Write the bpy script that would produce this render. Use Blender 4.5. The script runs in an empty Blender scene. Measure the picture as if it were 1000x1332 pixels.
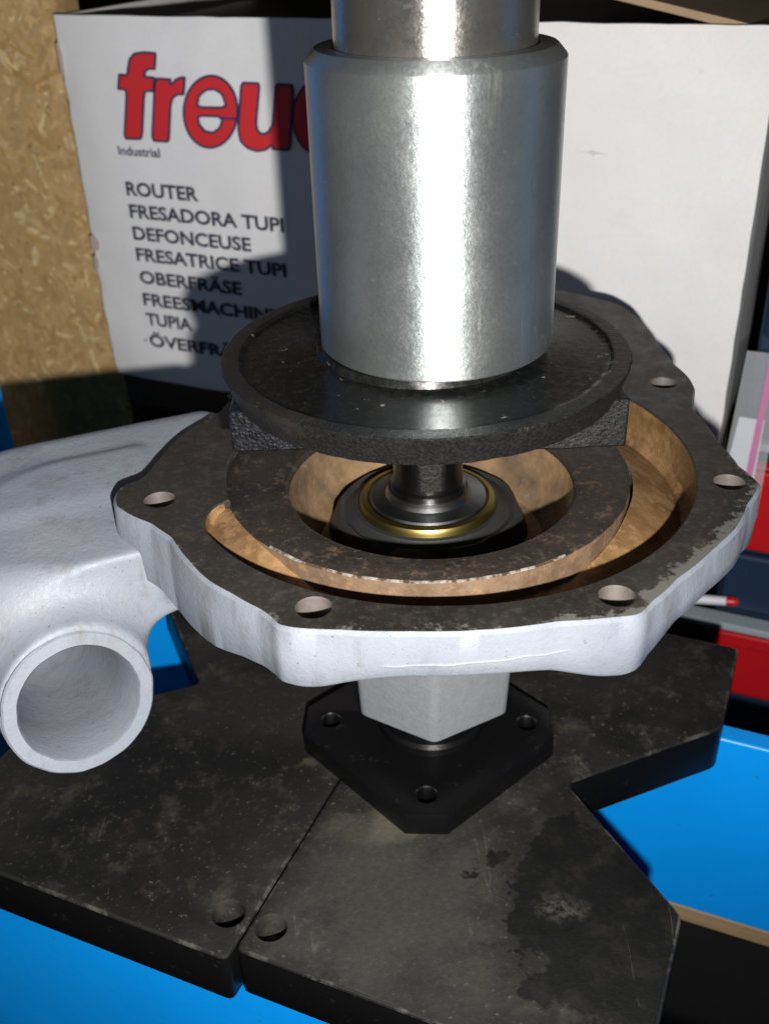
import bpy, bmesh, math, random
import numpy as np
from math import sin, cos, pi, radians, sqrt, atan2, hypot
from mathutils import Matrix, Vector
from mathutils.geometry import tessellate_polygon
from mathutils import noise as mnoise

# ------------------------------------------------------------------ scene set-up
# all lengths below are written in millimetres and scaled to metres by S
S = 0.001
scene = bpy.context.scene
COL = scene.collection

cam_d = bpy.data.cameras.new("camera")
cam = bpy.data.objects.new("camera", cam_d)
COL.objects.link(cam)
R_right = Vector((0.99945, -0.017076, -0.02842))
R_up = Vector((0.033155, 0.514755, 0.856696))
R_fwd = Vector((0.0, 0.857167, -0.515038))
CAM = Vector((-14.07, -278.35, 149.82))
m = Matrix((R_right, R_up, -R_fwd)).transposed().to_4x4()
m.translation = CAM * S
cam.matrix_world = m
cam_d.sensor_fit = 'VERTICAL'
cam_d.sensor_height = 24.0
cam_d.lens = 24.0 * 1352.0 / 1332.0
cam_d.clip_start = 0.01
cam_d.clip_end = 20.0
cam_d.dof.use_dof = True
cam_d.dof.focus_distance = 0.285
cam_d.dof.aperture_fstop = 12.5
scene.camera = cam

w = bpy.data.worlds.new("World")
scene.world = w
w.use_nodes = True
w.node_tree.nodes["Background"].inputs[0].default_value = (1.0, 0.96, 0.92, 1)
w.node_tree.nodes["Background"].inputs[1].default_value = 0.014

def lamp(name, kind, loc, power, color, **kw):
    d = bpy.data.lights.new(name, kind)
    d.energy = power
    d.color = color
    for k, v in kw.items():
        setattr(d, k, v)
    o = bpy.data.objects.new(name, d)
    COL.objects.link(o)
    o.location = Vector(loc) * S
    return o

FL = (9, -312, 118)
flash = lamp("flash_lamp", 'SPOT', FL, 10.3, (1.0, 0.985, 0.965), shadow_soft_size=0.004, spot_size=radians(152), spot_blend=1.0)
flash.rotation_euler = (Vector((-190, 290, -30)) - Vector(FL)).to_track_quat('-Z', 'Y').to_euler()
fill = lamp("fill_light", 'AREA', (-900, -900, 700), 0.8, (1.0, 0.97, 0.93), shape='RECTANGLE', size=0.5, size_y=1.1)  # added soft fill behind the camera, no real source; lifts shade and ram reflections
fill.rotation_euler = (Vector((0, 0, 40)) - Vector((-900, -900, 700))).to_track_quat('-Z', 'Y').to_euler()

scene.view_settings.view_transform = 'Standard'
scene.view_settings.look = 'None'
scene.view_settings.exposure = 0.0
scene.view_settings.gamma = 1.0
scene.view_settings.use_curve_mapping = False
scene.cycles.max_bounces = 8

# ------------------------------------------------------------------ helpers
BA = radians(-24.0)                      # the press and the box stand turned to the camera
UX, UY = cos(BA), sin(BA)
VX, VY = -sin(BA), cos(BA)
def W(u, v, z):                          # bed frame -> world (mm)
    return (u * UX + v * VX, u * UY + v * VY, z)

def tag(o, label=None, cat=None, group=None, kind=None):
    if label: o["label"] = label
    if cat: o["category"] = cat
    if group: o["group"] = group
    if kind: o["kind"] = kind
    return o

def empty(name, loc=(0, 0, 0)):
    o = bpy.data.objects.new(name, None)
    o.empty_display_size = 0.02
    COL.objects.link(o)
    o.location = Vector(loc) * S
    return o

def mesh_obj(name, verts, faces, mats, parent=None, smooth=35, midx=None, bevel=0, segs=2):
    me = bpy.data.meshes.new(name)
    off = Vector((0, 0, 0))
    if parent is not None:
        p = parent
        while p is not None:
            off += p.location / S
            p = p.parent
    me.from_pydata([((x - off.x) * S, (y - off.y) * S, (z - off.z) * S) for x, y, z in verts], [], faces)
    if not isinstance(mats, (list, tuple)): mats = [mats]
    for mt in mats: me.materials.append(mt)
    if midx is not None:
        me.polygons.foreach_set("material_index", midx)
    bm = bmesh.new(); bm.from_mesh(me)
    bmesh.ops.recalc_face_normals(bm, faces=bm.faces)
    bm.to_mesh(me); bm.free()
    if smooth is not None:
        me.polygons.foreach_set("use_smooth", [True] * len(me.polygons))
        me.set_sharp_from_angle(angle=radians(smooth))
    me.update()
    o = bpy.data.objects.new(name, me)
    COL.objects.link(o)
    if parent is not None: o.parent = parent
    if bevel:
        b = o.modifiers.new("bevel", 'BEVEL'); b.width = bevel * S; b.segments = segs
        b.limit_method = 'ANGLE'; b.angle_limit = radians(30)
    return o

def lathe(prof, n=96, c=(0, 0), closed=False, wob=None):
    V, F = [], []
    k = len(prof)
    for i in range(n):
        a = 2 * pi * i / n
        for r, z in prof:
            rr = r if wob is None else r + wob(a, r, z)
            V.append((c[0] + rr * cos(a), c[1] + rr * sin(a), z))
    for i in range(n):
        j = (i + 1) % n
        for q in range(k if closed else k - 1):
            q2 = (q + 1) % k
            F.append((i * k + q, j * k + q, j * k + q2, i * k + q2))
    if not closed:
        for q in (0, k - 1):
            if prof[q][0] > 1e-6:
                F.append(tuple(i * k + q for i in range(n)))
    return V, F

def prism(poly, z0, z1):
    n = len(poly)
    V = [(x, y, z0) for x, y in poly] + [(x, y, z1) for x, y in poly]
    F = [tuple(range(n)), tuple(range(2 * n - 1, n - 1, -1))]
    F += [(i, (i + 1) % n, n + (i + 1) % n, n + i) for i in range(n)]
    return V, F

def box_uv(u0, u1, v0, v1, z0, z1):
    V = [W(u, v, z) for z in (z0, z1) for u, v in ((u0, v0), (u1, v0), (u1, v1), (u0, v1))]
    F = [(0, 3, 2, 1), (4, 5, 6, 7), (0, 1, 5, 4), (1, 2, 6, 5), (2, 3, 7, 6), (3, 0, 4, 7)]
    return V, F

def tube(path, rad, n=14):
    V, F = [], []
    P = [Vector(p) for p in path]
    for i, p in enumerate(P):
        t = (P[min(i + 1, len(P) - 1)] - P[max(i - 1, 0)]).normalized()
        a = t.orthogonal().normalized(); b = t.cross(a)
        r = rad[i] if isinstance(rad, (list, tuple)) else rad
        for k in range(n):
            an = 2 * pi * k / n
            V.append(tuple(p + a * cos(an) * r + b * sin(an) * r))
    for i in range(len(P) - 1):
        for k in range(n):
            F.append((i * n + k, i * n + (k + 1) % n, (i + 1) * n + (k + 1) % n, (i + 1) * n + k))
    F.append(tuple(range(n))); F.append(tuple(range((len(P) - 1) * n, len(P) * n)))
    return V, F

def boolean_cut(o, cutters):
    for c in cutters:
        md = o.modifiers.new("cut", 'BOOLEAN'); md.operation = 'DIFFERENCE'; md.object = c
        md.solver = 'EXACT'; md.material_mode = 'TRANSFER'
    dg = bpy.context.evaluated_depsgraph_get()
    me = bpy.data.meshes.new_from_object(o.evaluated_get(dg), preserve_all_data_layers=True, depsgraph=dg)
    o.modifiers.clear()
    o.data = me
    for c in cutters:
        bpy.data.objects.remove(c)

# ------------------------------------------------------------------ materials
class Mat:
    def __init__(self, name, base=(0.5, 0.5, 0.5), rough=0.5, metal=0.0, spec=0.5):
        self.m = bpy.data.materials.new(name); self.m.use_nodes = True
        self.nt = self.m.node_tree
        self.b = self.nt.nodes["Principled BSDF"]
        self.b.inputs["Base Color"].default_value = (*base, 1)
        self.b.inputs["Roughness"].default_value = rough
        self.b.inputs["Metallic"].default_value = metal
        self.b.inputs["Specular IOR Level"].default_value = spec
        self.co = self.nt.nodes.new("ShaderNodeTexCoord").outputs["Object"]
    def n(self, t, **kw):
        x = self.nt.nodes.new(t)
        for k, v in kw.items(): setattr(x, k, v)
        return x
    def l(self, a, b): self.nt.links.new(a, b)
    def mapped(self, scale):
        mp = self.n("ShaderNodeMapping"); mp.inputs["Scale"].default_value = scale
        self.l(self.co, mp.inputs["Vector"]); return mp.outputs[0]
    def noise(self, scale, detail=4, rough=0.6, vec=None, dist=0.0):
        x = self.n("ShaderNodeTexNoise")
        x.inputs["Scale"].default_value = scale; x.inputs["Detail"].default_value = min(detail, 4)
        x.inputs["Roughness"].default_value = rough; x.inputs["Distortion"].default_value = dist
        self.l(vec if vec is not None else self.co, x.inputs["Vector"])
        return x.outputs["Fac"]
    def ramp(self, fac, lo, hi, v0=0.0, v1=1.0):
        x = self.n("ShaderNodeMapRange"); x.clamp = True
        x.inputs[1].default_value = lo; x.inputs[2].default_value = hi
        x.inputs[3].default_value = v0; x.inputs[4].default_value = v1
        self.l(fac, x.inputs[0]); return x.outputs[0]
    def math(self, op, a, b):
        x = self.n("ShaderNodeMath", operation=op)
        for i, q in enumerate((a, b)):
            if hasattr(q, "is_linked") or hasattr(q, "links"): self.l(q, x.inputs[i])
            else: x.inputs[i].default_value = q
        return x.outputs[0]
    def mix(self, fac, a, b):
        x = self.n("ShaderNodeMix", data_type='RGBA')
        if isinstance(fac, float): x.inputs[0].default_value = fac
        else: self.l(fac, x.inputs[0])
        for i, q in ((6, a), (7, b)):
            if isinstance(q, tuple): x.inputs[i].default_value = (*q, 1)
            else: self.l(q, x.inputs[i])
        return x.outputs[2]
    def color(self, c): self.l(c, self.b.inputs["Base Color"])
    def rough(self, r): self.l(r, self.b.inputs["Roughness"])
    def bump(self, h, strength=0.4, dist=0.0005):
        x = self.n("ShaderNodeBump"); x.inputs["Strength"].default_value = strength
        x.inputs["Distance"].default_value = dist
        self.l(h, x.inputs["Height"])
        if self.b.inputs["Normal"].is_linked:
            self.l(self.b.inputs["Normal"].links[0].from_socket, x.inputs["Normal"])
        self.l(x.outputs[0], self.b.inputs["Normal"])
    def attr(self, name):
        x = self.n("ShaderNodeAttribute"); x.attribute_name = name; return x

def mat_paint():
    M = Mat("silver_white_paint", (0.42, 0.45, 0.52), 0.42)
    big = M.noise(40, 5); fine = M.noise(420, 6, 0.7); spk = M.noise(900, 3, 0.5)
    c = M.mix(M.ramp(big, 0.35, 0.7), (0.212, 0.232, 0.272), (0.252, 0.269, 0.302))
    c = M.mix(M.ramp(fine, 0.60, 0.74, 0, 0.55), c, (0.22, 0.23, 0.255))
    c = M.mix(M.ramp(spk, 0.68, 0.72, 0, 0.8), c, (0.13, 0.12, 0.11))
    c = M.mix(M.ramp(M.noise(75, 6, 0.75, M.mapped((1, 1, 0.35))), 0.55, 0.72, 0, 0.6), c, (0.15, 0.142, 0.13))
    M.color(c); M.rough(M.ramp(fine, 0.3, 0.7, 0.38, 0.62))
    M.bump(M.noise(230, 5, 0.65), 0.22, 0.0007); M.bump(M.noise(45, 3), 0.08, 0.002); M.bump(M.noise(750, 4, 0.75), 0.5, 0.0004)
    M.b.inputs["Metallic"].default_value = 0.0
    return M.m
def mat_raw_alu():
    M = Mat("raw_cast_aluminium", (0.33, 0.34, 0.35), 0.5)
    c = M.mix(M.noise(300, 6, 0.75), (0.16, 0.165, 0.17), (0.26, 0.265, 0.28))
    M.color(c); M.bump(M.noise(600, 5, 0.7), 0.5, 0.0004)
    return M.m
def mat_flange_face():
    M = Mat("gasket_stained_face", (0.1, 0.09, 0.08), 0.55)
    big = M.noise(26, 6, 0.65); fine = M.noise(500, 6, 0.75); mid = M.noise(110, 5, 0.7)
    c = M.mix(M.ramp(big, 0.35, 0.68), (0.016, 0.0138, 0.0112), (0.031, 0.027, 0.022))
    c = M.mix(M.ramp(mid, 0.55, 0.75, 0, 0.5), c, (0.085, 0.062, 0.040))
    c = M.mix(M.ramp(fine, 0.5, 0.8, 0, 0.55), c, (0.10, 0.092, 0.08))
    # flakes of paint scraped over the outer edge
    e = M.attr("edge")
    chip = M.math('ADD', e.outputs["Fac"], M.ramp(M.noise(190, 6, 0.75), 0.25, 0.75, -0.62, 0.42))
    c = M.mix(M.ramp(chip, 0.44, 0.60, 0, 0.7), c, (0.17, 0.165, 0.15))
    M.color(c); M.rough(M.ramp(mid, 0.3, 0.7, 0.42, 0.68))
    M.bump(fine, 0.35, 0.0003); M.bump(M.noise(70, 3), 0.2, 0.001)
    return M.m
def mat_rust(name, dark, light, spot, rough=(0.45, 0.8), scale=1.0, spots=(0.56, 0.66)):
    M = Mat(name, dark, 0.6)
    a = M.noise(60 * scale, 7, 0.7); b = M.noise(190 * scale, 6, 0.72); f = M.noise(700 * scale, 4, 0.7)
    c = M.mix(M.ramp(a, 0.36, 0.66), dark, light)
    c = M.mix(M.ramp(b, spots[0], spots[1], 0, 0.75), c, spot)
    c = M.mix(M.ramp(f, 0.60, 0.75, 0, 0.45), c, (0.30, 0.26, 0.21))
    M.color(c); M.rough(M.ramp(b, 0.35, 0.65, rough[0], rough[1]))
    M.bump(b, 0.55, 0.0008); M.bump(f, 0.4, 0.0003)
    return M.m
def mat_worn_edge():
    M = Mat("worn_bright_edge", (0.5, 0.46, 0.42), 0.35, 0.4)
    c = M.mix(M.ramp(M.noise(160, 6, 0.75), 0.45, 0.58), (0.14, 0.085, 0.05), (0.58, 0.52, 0.46))
    M.color(c); M.bump(M.noise(400, 5, 0.7), 0.6, 0.0005)
    return M.m
def mat_black_cast():
    M = Mat("black_cast_iron", (0.03, 0.03, 0.03), 0.5)
    big = M.noise(35, 6, 0.65); fine = M.noise(1300, 6, 0.75); gr = M.noise(220, 4, 0.6)
    c = M.mix(M.ramp(fine, 0.40, 0.74), (0.005, 0.005, 0.0055), (0.017, 0.0165, 0.016))
    c = M.mix(M.ramp(big, 0.58, 0.72, 0, 0.5), c, (0.040, 0.034, 0.024))
    c = M.mix(M.ramp(M.noise(260, 4, 0.75), 0.66, 0.72, 0, 0.8), c, (0.10, 0.08, 0.05))
    M.color(c); M.rough(M.ramp(fine, 0.3, 0.7, 0.28, 0.62))
    M.bump(gr, 0.45, 0.0006); M.bump(M.noise(700, 4, 0.7), 0.6, 0.0005)
    return M.m
def mat_dish():
    M = Mat("greasy_black_dish", (0.02, 0.02, 0.02), 0.3)
    fine = M.noise(420, 6, 0.75); sp = M.noise(300, 3, 0.5)
    c = M.mix(M.ramp(fine, 0.45, 0.75), (0.006, 0.0063, 0.0066), (0.015, 0.0145, 0.013))
    c = M.mix(M.ramp(sp, 0.69, 0.73, 0, 0.9), c, (0.22, 0.19, 0.15))
    M.color(c); M.rough(M.ramp(fine, 0.3, 0.7, 0.16, 0.32)); M.bump(fine, 0.15, 0.0002)
    return M.m
def mat_glitter_cast():
    M = Mat("broken_crystalline_iron", (0.03, 0.03, 0.035), 0.34, 0.25)
    v = M.n("ShaderNodeTexVoronoi"); v.inputs["Scale"].default_value = 1100
    M.l(M.co, v.inputs["Vector"])
    c = M.mix(M.ramp(M.noise(500, 5, 0.8), 0.45, 0.7), (0.006, 0.006, 0.008), (0.03, 0.032, 0.038))
    M.color(c); M.bump(v.outputs["Distance"], 0.4, 0.0005); M.bump(M.noise(160, 4), 0.5, 0.001)
    return M.m
ANI = 0.25
def mat_zinc(name, base=(0.58, 0.61, 0.60), r0=0.33, r1=0.49, metal=0.93):
    M = Mat(name, base, 0.3, metal)
    blot = M.noise(30, 6, 0.65); fine = M.noise(900, 5, 0.75)
    st = M.noise(160, 4, 0.7, M.mapped((1, 1, 0.04)))
    c = M.mix(M.ramp(blot, 0.38, 0.66), tuple(x * k for x, k in zip(base, (0.84, 0.86, 0.88))), base)
    c = M.mix(M.ramp(M.noise(620, 4, 0.8), 0.52, 0.72, 0, 0.32), c, tuple(x * 0.55 for x in base))
    c = M.mix(M.ramp(st, 0.56, 0.70, 0, 0.35), c, (0.36, 0.36, 0.33))
    c = M.mix(M.ramp(M.noise(260, 6, 0.8), 0.63, 0.70, 0, 0.75), c, (0.80, 0.80, 0.74))
    c = M.mix(M.ramp(M.noise(130, 6, 0.8), 0.68, 0.74, 0, 0.7), c, (0.26, 0.23, 0.15))
    mp = M.n("ShaderNodeMapping"); mp.inputs["Rotation"].default_value = (0.25, 0.3, 0.2); mp.inputs["Scale"].default_value = (1, 1, 0.10)
    M.l(M.co, mp.inputs["Vector"])
    q = M.noise(85, 2, 0.5, mp.outputs[0])
    sc = M.math('MULTIPLY', M.ramp(M.math('ABSOLUTE', M.math('SUBTRACT', q, 0.60), 0.0), 0.0, 0.006, 0.8, 0.0), M.ramp(M.noise(45, 3), 0.54, 0.60))
    c = M.mix(sc, c, (0.85, 0.84, 0.78))
    M.color(c)
    M.rough(M.ramp(M.math('ADD', fine, blot), 0.7, 1.3, r0, r1))
    M.bump(fine, 0.22, 0.0003); M.bump(M.noise(300, 4, 0.6), 0.12, 0.0006)
    M.b.inputs["Anisotropic"].default_value = 0.72
    tg = M.n("ShaderNodeTangent", direction_type='RADIAL', axis='Z'); M.l(tg.outputs[0], M.b.inputs["Tangent"])
    M.b.inputs["Anisotropic Rotation"].default_value = ANI
    return M.m
def mat_plate():
    M = Mat("dusty_black_steel_plate", (0.07, 0.065, 0.05), 0.6, 0.0, 0.25)
    big = M.noise(13, 7, 0.62, dist=0.6); mid = M.noise(70, 7, 0.72); fine = M.noise(560, 6, 0.8)
    c = M.mix(M.ramp(big, 0.40, 0.62), (0.0065, 0.0064, 0.006), (0.020, 0.019, 0.0162))
    c = M.mix(M.ramp(mid, 0.52, 0.74, 0, 0.75), c, (0.050, 0.045, 0.036))
    c = M.mix(M.ramp(M.noise(34, 6, 0.7), 0.66, 0.76, 0, 0.55), c, (0.10, 0.082, 0.05))
    c = M.mix(M.ramp(fine, 0.62, 0.74, 0, 0.6), c, (0.20, 0.19, 0.165))
    # oil-soaked patch with a ragged outline, and dust around it
    def patch(cx, cy, rx, ry, wob=0.5):
        s = M.n("ShaderNodeVectorMath", operation='SUBTRACT'); M.l(M.co, s.inputs[0]); s.inputs[1].default_value = (cx * S, cy * S, 0)
        d = M.n("ShaderNodeVectorMath", operation='DIVIDE'); M.l(s.outputs[0], d.inputs[0]); d.inputs[1].default_value = (rx * S, ry * S, 10)
        L = M.n("ShaderNodeVectorMath", operation='LENGTH'); M.l(d.outputs[0], L.inputs[0])
        nz = M.ramp(M.noise(52, 7, 0.62), 0.25, 0.75, -wob, wob)
        return M.math('ADD', L.outputs["Value"], nz)
    dust = patch(-14, -70, 36, 38)
    c = M.mix(M.ramp(dust, 0.5, 1.25, 0.85, 0), c, M.mix(fine, (0.023, 0.0225, 0.019), (0.062, 0.060, 0.051)))
    tan = patch(-14, -38, 15, 8, 0.8)
    c = M.mix(M.ramp(tan, 0.3, 1.2, 0.6, 0), c, (0.12, 0.105, 0.072))
    oil = patch(46, -76, 31, 38)
    oilm = M.ramp(oil, 0.93, 0.99, 0.95, 0)
    c = M.mix(oilm, c, M.mix(M.ramp(mid, 0.5, 0.75), (0.004, 0.004, 0.004), (0.014, 0.0132, 0.0115)))
    sp2 = patch(36, -73, 8, 6, 0.9)
    c = M.mix(M.math('MULTIPLY', M.ramp(sp2, 0.3, 1.1, 0.6, 0), M.ramp(fine, 0.4, 0.65)), c, (0.11, 0.10, 0.082))
    # scratches
    for ang, sc, th in ((0.7, 46, 0.012), (2.1, 30, 0.010)):
        mp = M.n("ShaderNodeMapping"); mp.inputs["Rotation"].default_value = (0, 0, ang); mp.inputs["Scale"].default_value = (1, 0.12, 1)
        M.l(M.co, mp.inputs["Vector"])
        q = M.noise(sc, 2, 0.5, mp.outputs[0])
        a = M.math('ABSOLUTE', M.math('SUBTRACT', q, 0.62), 0.0)
        mk = M.math('MULTIPLY', M.ramp(a, 0.0, th * 0.3, 0.18, 0.0), M.ramp(mid, 0.5, 0.6))
        c = M.mix(mk, c, (0.21, 0.20, 0.175))
    M.color(c); M.rough(M.ramp(mid, 0.3, 0.7, 0.55, 0.85))
    M.bump(mid, 0.30, 0.0012); M.bump(fine, 0.35, 0.0004)
    return M.m
def mat_black_paint():
    M = Mat("satin_black_oxide", (0.012, 0.012, 0.013), 0.33, 0.0, 0.2)
    M.color(M.mix(M.ramp(M.noise(180, 6, 0.75), 0.62, 0.75), (0.004, 0.004, 0.0045), (0.022, 0.021, 0.019)))
    M.bump(M.noise(500, 5, 0.7), 0.15, 0.0003)
    return M.m
def mat_blue():
    M = Mat("glossy_blue_enamel", (0.002, 0.17, 0.72), 0.32)
    c = M.mix(M.ramp(M.noise(12, 5), 0.35, 0.7), (0.002, 0.30, 0.88), (0.003, 0.335, 0.96))
    c = M.mix(M.ramp(M.noise(110, 6, 0.8), 0.665, 0.72, 0, 0.65), c, (0.02, 0.07, 0.2))
    M.color(c); M.bump(M.noise(120, 4), 0.12, 0.001); M.bump(M.noise(700, 3), 0.08, 0.0003)
    return M.m
def mat_card():
    M = Mat("white_box_board", (0.78, 0.77, 0.79), 0.7)
    c = M.mix(M.ramp(M.noise(14, 5), 0.35, 0.7), (0.75, 0.735, 0.725), (0.81, 0.795, 0.785))
    c = M.mix(M.ramp(M.noise(500, 4, 0.7), 0.45, 0.8, 0, 0.35), c, (0.66, 0.65, 0.66))
    c = M.mix(M.ramp(M.noise(42, 5, 0.6, dist=1.0), 0.70, 0.78, 0, 0.45), c, (0.60, 0.50, 0.42))
    mp = M.n("ShaderNodeMapping"); mp.inputs["Rotation"].default_value = (0.2, 0.5, 0.3); mp.inputs["Scale"].default_value = (0.18, 0.18, 1.0)
    M.l(M.co, mp.inputs["Vector"])
    q = M.noise(42, 3, 0.6, mp.outputs[0])
    cr = M.math('MULTIPLY', M.ramp(M.math('ABSOLUTE', M.math('SUBTRACT', q, 0.6), 0.0), 0.0, 0.03, 0.10, 0.0), M.ramp(M.noise(16, 3), 0.45, 0.65))
    c = M.mix(cr, c, (0.52, 0.48, 0.46))
    M.color(c); M.bump(M.noise(9, 3), 0.45, 0.012); M.bump(q, 0.2, 0.002)
    M.bump(M.noise(60, 4, 0.6, M.mapped((0.25, 0.25, 1))), 0.12, 0.002)
    return M.m
def plain(name, base, rough=0.6, var=0.25, scale=80, metal=0.0, bump=0.2):
    M = Mat(name, base, rough, metal)
    M.color(M.mix(M.noise(scale, 6, 0.7), tuple(x * (1 - var) for x in base), tuple(min(1, x * (1 + var)) for x in base)))
    if bump: M.bump(M.noise(scale * 3, 5, 0.7), bump, 0.0005)
    return M.m
def mat_wood(name, a, b):
    M = Mat(name, a, 0.65)
    g = M.noise(60, 5, 0.65, M.mapped((0.15, 0.15, 3.0)))
    M.color(M.mix(M.ramp(g, 0.35, 0.65), a, b)); M.bump(g, 0.25, 0.0006)
    return M.m
def mat_osb():
    M = Mat("osb_strand", (0.3, 0.2, 0.1), 0.62)
    a = M.attr("tint")
    g = M.noise(150, 5, 0.7)
    c = M.mix(M.ramp(g, 0.3, 0.75, 0.0, 0.40), a.outputs["Color"], (0.24, 0.15, 0.06))
    M.color(c); M.bump(g, 0.35, 0.0008)
    return M.m
def mat_clear():
    M = Mat("clear_plastic_film", (0.80, 0.82, 0.85), 0.12)
    M.b.inputs["Transmission Weight"].default_value = 0.0
    M.b.inputs["Alpha"].default_value = 0.2
    M.bump(M.noise(60, 3), 0.4, 0.003)
    return M.m

PAINT = mat_paint(); ALU = mat_raw_alu(); FACE = mat_flange_face()
RUSTF = mat_rust("orange_rust_channel", (0.115, 0.060, 0.024), (0.25, 0.145, 0.062), (0.33, 0.19, 0.088), (0.14, 0.5), 0.7, (0.50, 0.64))
RUSTD = mat_rust("dark_rusty_ring", (0.014, 0.011, 0.009), (0.034, 0.024, 0.0165), (0.10, 0.058, 0.029), (0.45, 0.8))
RUSTW = mat_rust("brown_rust_wall", (0.10, 0.060, 0.034), (0.20, 0.13, 0.08), (0.26, 0.145, 0.062), (0.4, 0.7), 1.0)
TAN = mat_rust("tan_scaled_cavity", (0.075, 0.055, 0.036), (0.29, 0.18, 0.09), (0.12, 0.088, 0.06), (0.16, 0.5), 0.5)
WORN = mat_worn_edge(); CAST = mat_black_cast(); DISH = mat_dish(); GLIT = mat_glitter_cast()
ZINC = mat_zinc("zinc_plated_steel"); ROD = mat_zinc("oily_steel_rod", (0.52, 0.49, 0.45), 0.24, 0.40, 0.94)
PLATE = mat_plate(); BLACK = mat_black_paint(); BLUE = mat_blue(); CARD = mat_card()
BRASS = Mat("brass", (0.33, 0.26, 0.085), 0.36, 1.0).m
STEEL = plain("machined_steel", (0.11, 0.11, 0.112), 0.32, 0.25, 200, 1.0, 0.1)
RUBBER = plain("black_rubber_seal", (0.022, 0.022, 0.022), 0.45)
HOLE = plain("grimy_bolt_hole", (0.11, 0.092, 0.082), 0.6, 0.6, 160)
NAVYINK = Mat("navy_ink", (0.028, 0.026, 0.085), 0.7).m
GREYINK = Mat("blue_grey_ink", (0.035, 0.037, 0.065), 0.7).m
REDINK = Mat("red_ink", (0.62, 0.022, 0.025), 0.65).m
KRAFT = plain("brown_corrugated_board", (0.36, 0.25, 0.15), 0.75, 0.2, 60)
RED = plain("red_plastic", (0.50, 0.008, 0.012), 0.35, 0.08, 30)
NAVY = plain("navy_plastic", (0.012, 0.030, 0.065), 0.4, 0.2, 30)
WHITEP = plain("white_plastic", (0.72, 0.72, 0.76), 0.45, 0.05, 40)
PALE = plain("pale_grey_edge", (0.32, 0.38, 0.40), 0.5, 0.1, 40)
PINK = plain("pink_print", (0.55, 0.20, 0.36), 0.6, 0.08, 40)
DARKWOOD = mat_wood("dark_stained_wood", (0.035, 0.024, 0.015), (0.06, 0.04, 0.026))
TANWOOD = mat_wood("pale_pine", (0.26, 0.17, 0.085), (0.36, 0.25, 0.14))
def mat_edge():
    M = Mat("dusty_worn_edge", (0.03, 0.03, 0.03), 0.6)
    M.color(M.mix(M.ramp(M.noise(70, 6, 0.75), 0.50, 0.62), (0.008, 0.008, 0.0075), (0.075, 0.070, 0.058)))
    return M.m
EDGE_DUST = mat_edge()
OSB = mat_osb(); CLEAR = mat_clear()
DARK = plain("dark_dirty_floor", (0.02, 0.02, 0.02), 0.8)

# ------------------------------------------------------------------ setting
def structure(name, VF, mat, **kw):
    o = mesh_obj(name, *VF, mat, **kw)
    o["kind"] = "structure"; return o
structure("floor", box_uv(-1500, 1500, -1200, 1200, -760, -740), DARK)
structure("shelf", box_uv(-273, 72, 204, 430, -113, -93.6), DARKWOOD, bevel=1)
structure("back_wall", box_uv(-900, 700, 432, 446, -740, 600), DARKWOOD)

# ------------------------------------------------------------------ press frame
press = tag(empty("hydraulic_press", W(0, -20, -360)), "blue enamelled steel press frame with two bed beams and uprights under the black plates", "press")
def channel(name, v_web, back):
    # U beam: web faces the camera, flanges point to the back (or front)
    t, fl, zt, zb = 6.0, 9.0, -133.3, -232.0
    s = 1 if back else -1
    pr = [(0, zt), (fl * s, zt), (fl * s, zt - t), (t * s, zt - t), (t * s, zb + t), (fl * s, zb + t), (fl * s, zb), (0, zb)]
    n = len(pr); V = []
    for u in (-330, 330):
        V += [W(u, v_web + a, z) for a, z in pr]
    F = [tuple(range(n)), tuple(range(n, 2 * n))] + [(i, (i + 1) % n, n + (i + 1) % n, n + i) for i in range(n)]
    return mesh_obj(name, V, F, BLUE, press, bevel=1.2, segs=3)
channel("bed_beam", -97, True)
channel("bed_beam", 60, True)
for u0, u1 in ((-362, -283), (250, 329)):
    mesh_obj("upright", *box_uv(u0, u1, 70.5, 118, -738, 420), BLUE, press, bevel=3, segs=3)
bt = mesh_obj("wooden_batten", *box_uv(-260, 330, 60.5, 70, -241.5, -232.4), TANWOOD, bevel=0.8)
tag(bt, "thin bare wooden batten running along the bottom of the blue beam", "batten")

# ------------------------------------------------------------------ press plates
def plate(name, poly_uv, label, holes):
    # rounded corners
    P = []
    n = len(poly_uv)
    for i in range(n):
        a, b, c = Vector(poly_uv[i - 1]), Vector(poly_uv[i]), Vector(poly_uv[(i + 1) % n])
        d0 = (a - b).normalized(); d1 = (c - b).normalized(); r = 2.4
        for k in range(4):
            t = k / 3
            p = b + d0 * r * (1 - t) ** 2 + d1 * r * t ** 2
            P.append(W(p.x, p.y, 0)[:2])
    V, F = prism(P, -133.0, -113.0)
    o = mesh_obj(name, V, F, [PLATE, BLACK, EDGE_DUST], midx=[0, 0] + [1] * (len(F) - 2))
    cuts = []
    for (x, y, r, z0) in holes:
        v2, f2 = lathe([(0.0001, z0), (r, z0), (r, -114.2), (r + 1.0, -112.6), (0.0001, -112.6)], 24, (x, y))
        cuts.append(mesh_obj("cutter", v2, f2, PLATE))
    b = o.modifiers.new("bevel", 'BEVEL'); b.width = 0.9 * S; b.segments = 2; b.limit_method = 'ANGLE'; b.angle_limit = radians(50); b.material = 2
    boolean_cut(o, cuts)
    o.data.polygons.foreach_set("use_smooth", [True] * len(o.data.polygons)); o.data.set_sharp_from_angle(angle=radians(35))
    tag(o, label, "press plate", "black press plates")
    return o
plate("press_plate", [(-140, -106), (-22.6, -106), (-22.6, 88), (-140, 88), (-140, 40), (-94.5, -4), (-140, -48)],
      "black steel press plate on the left, beneath the open pipe end", [(-64.7, -71.9, 4.4, -131)])
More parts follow.
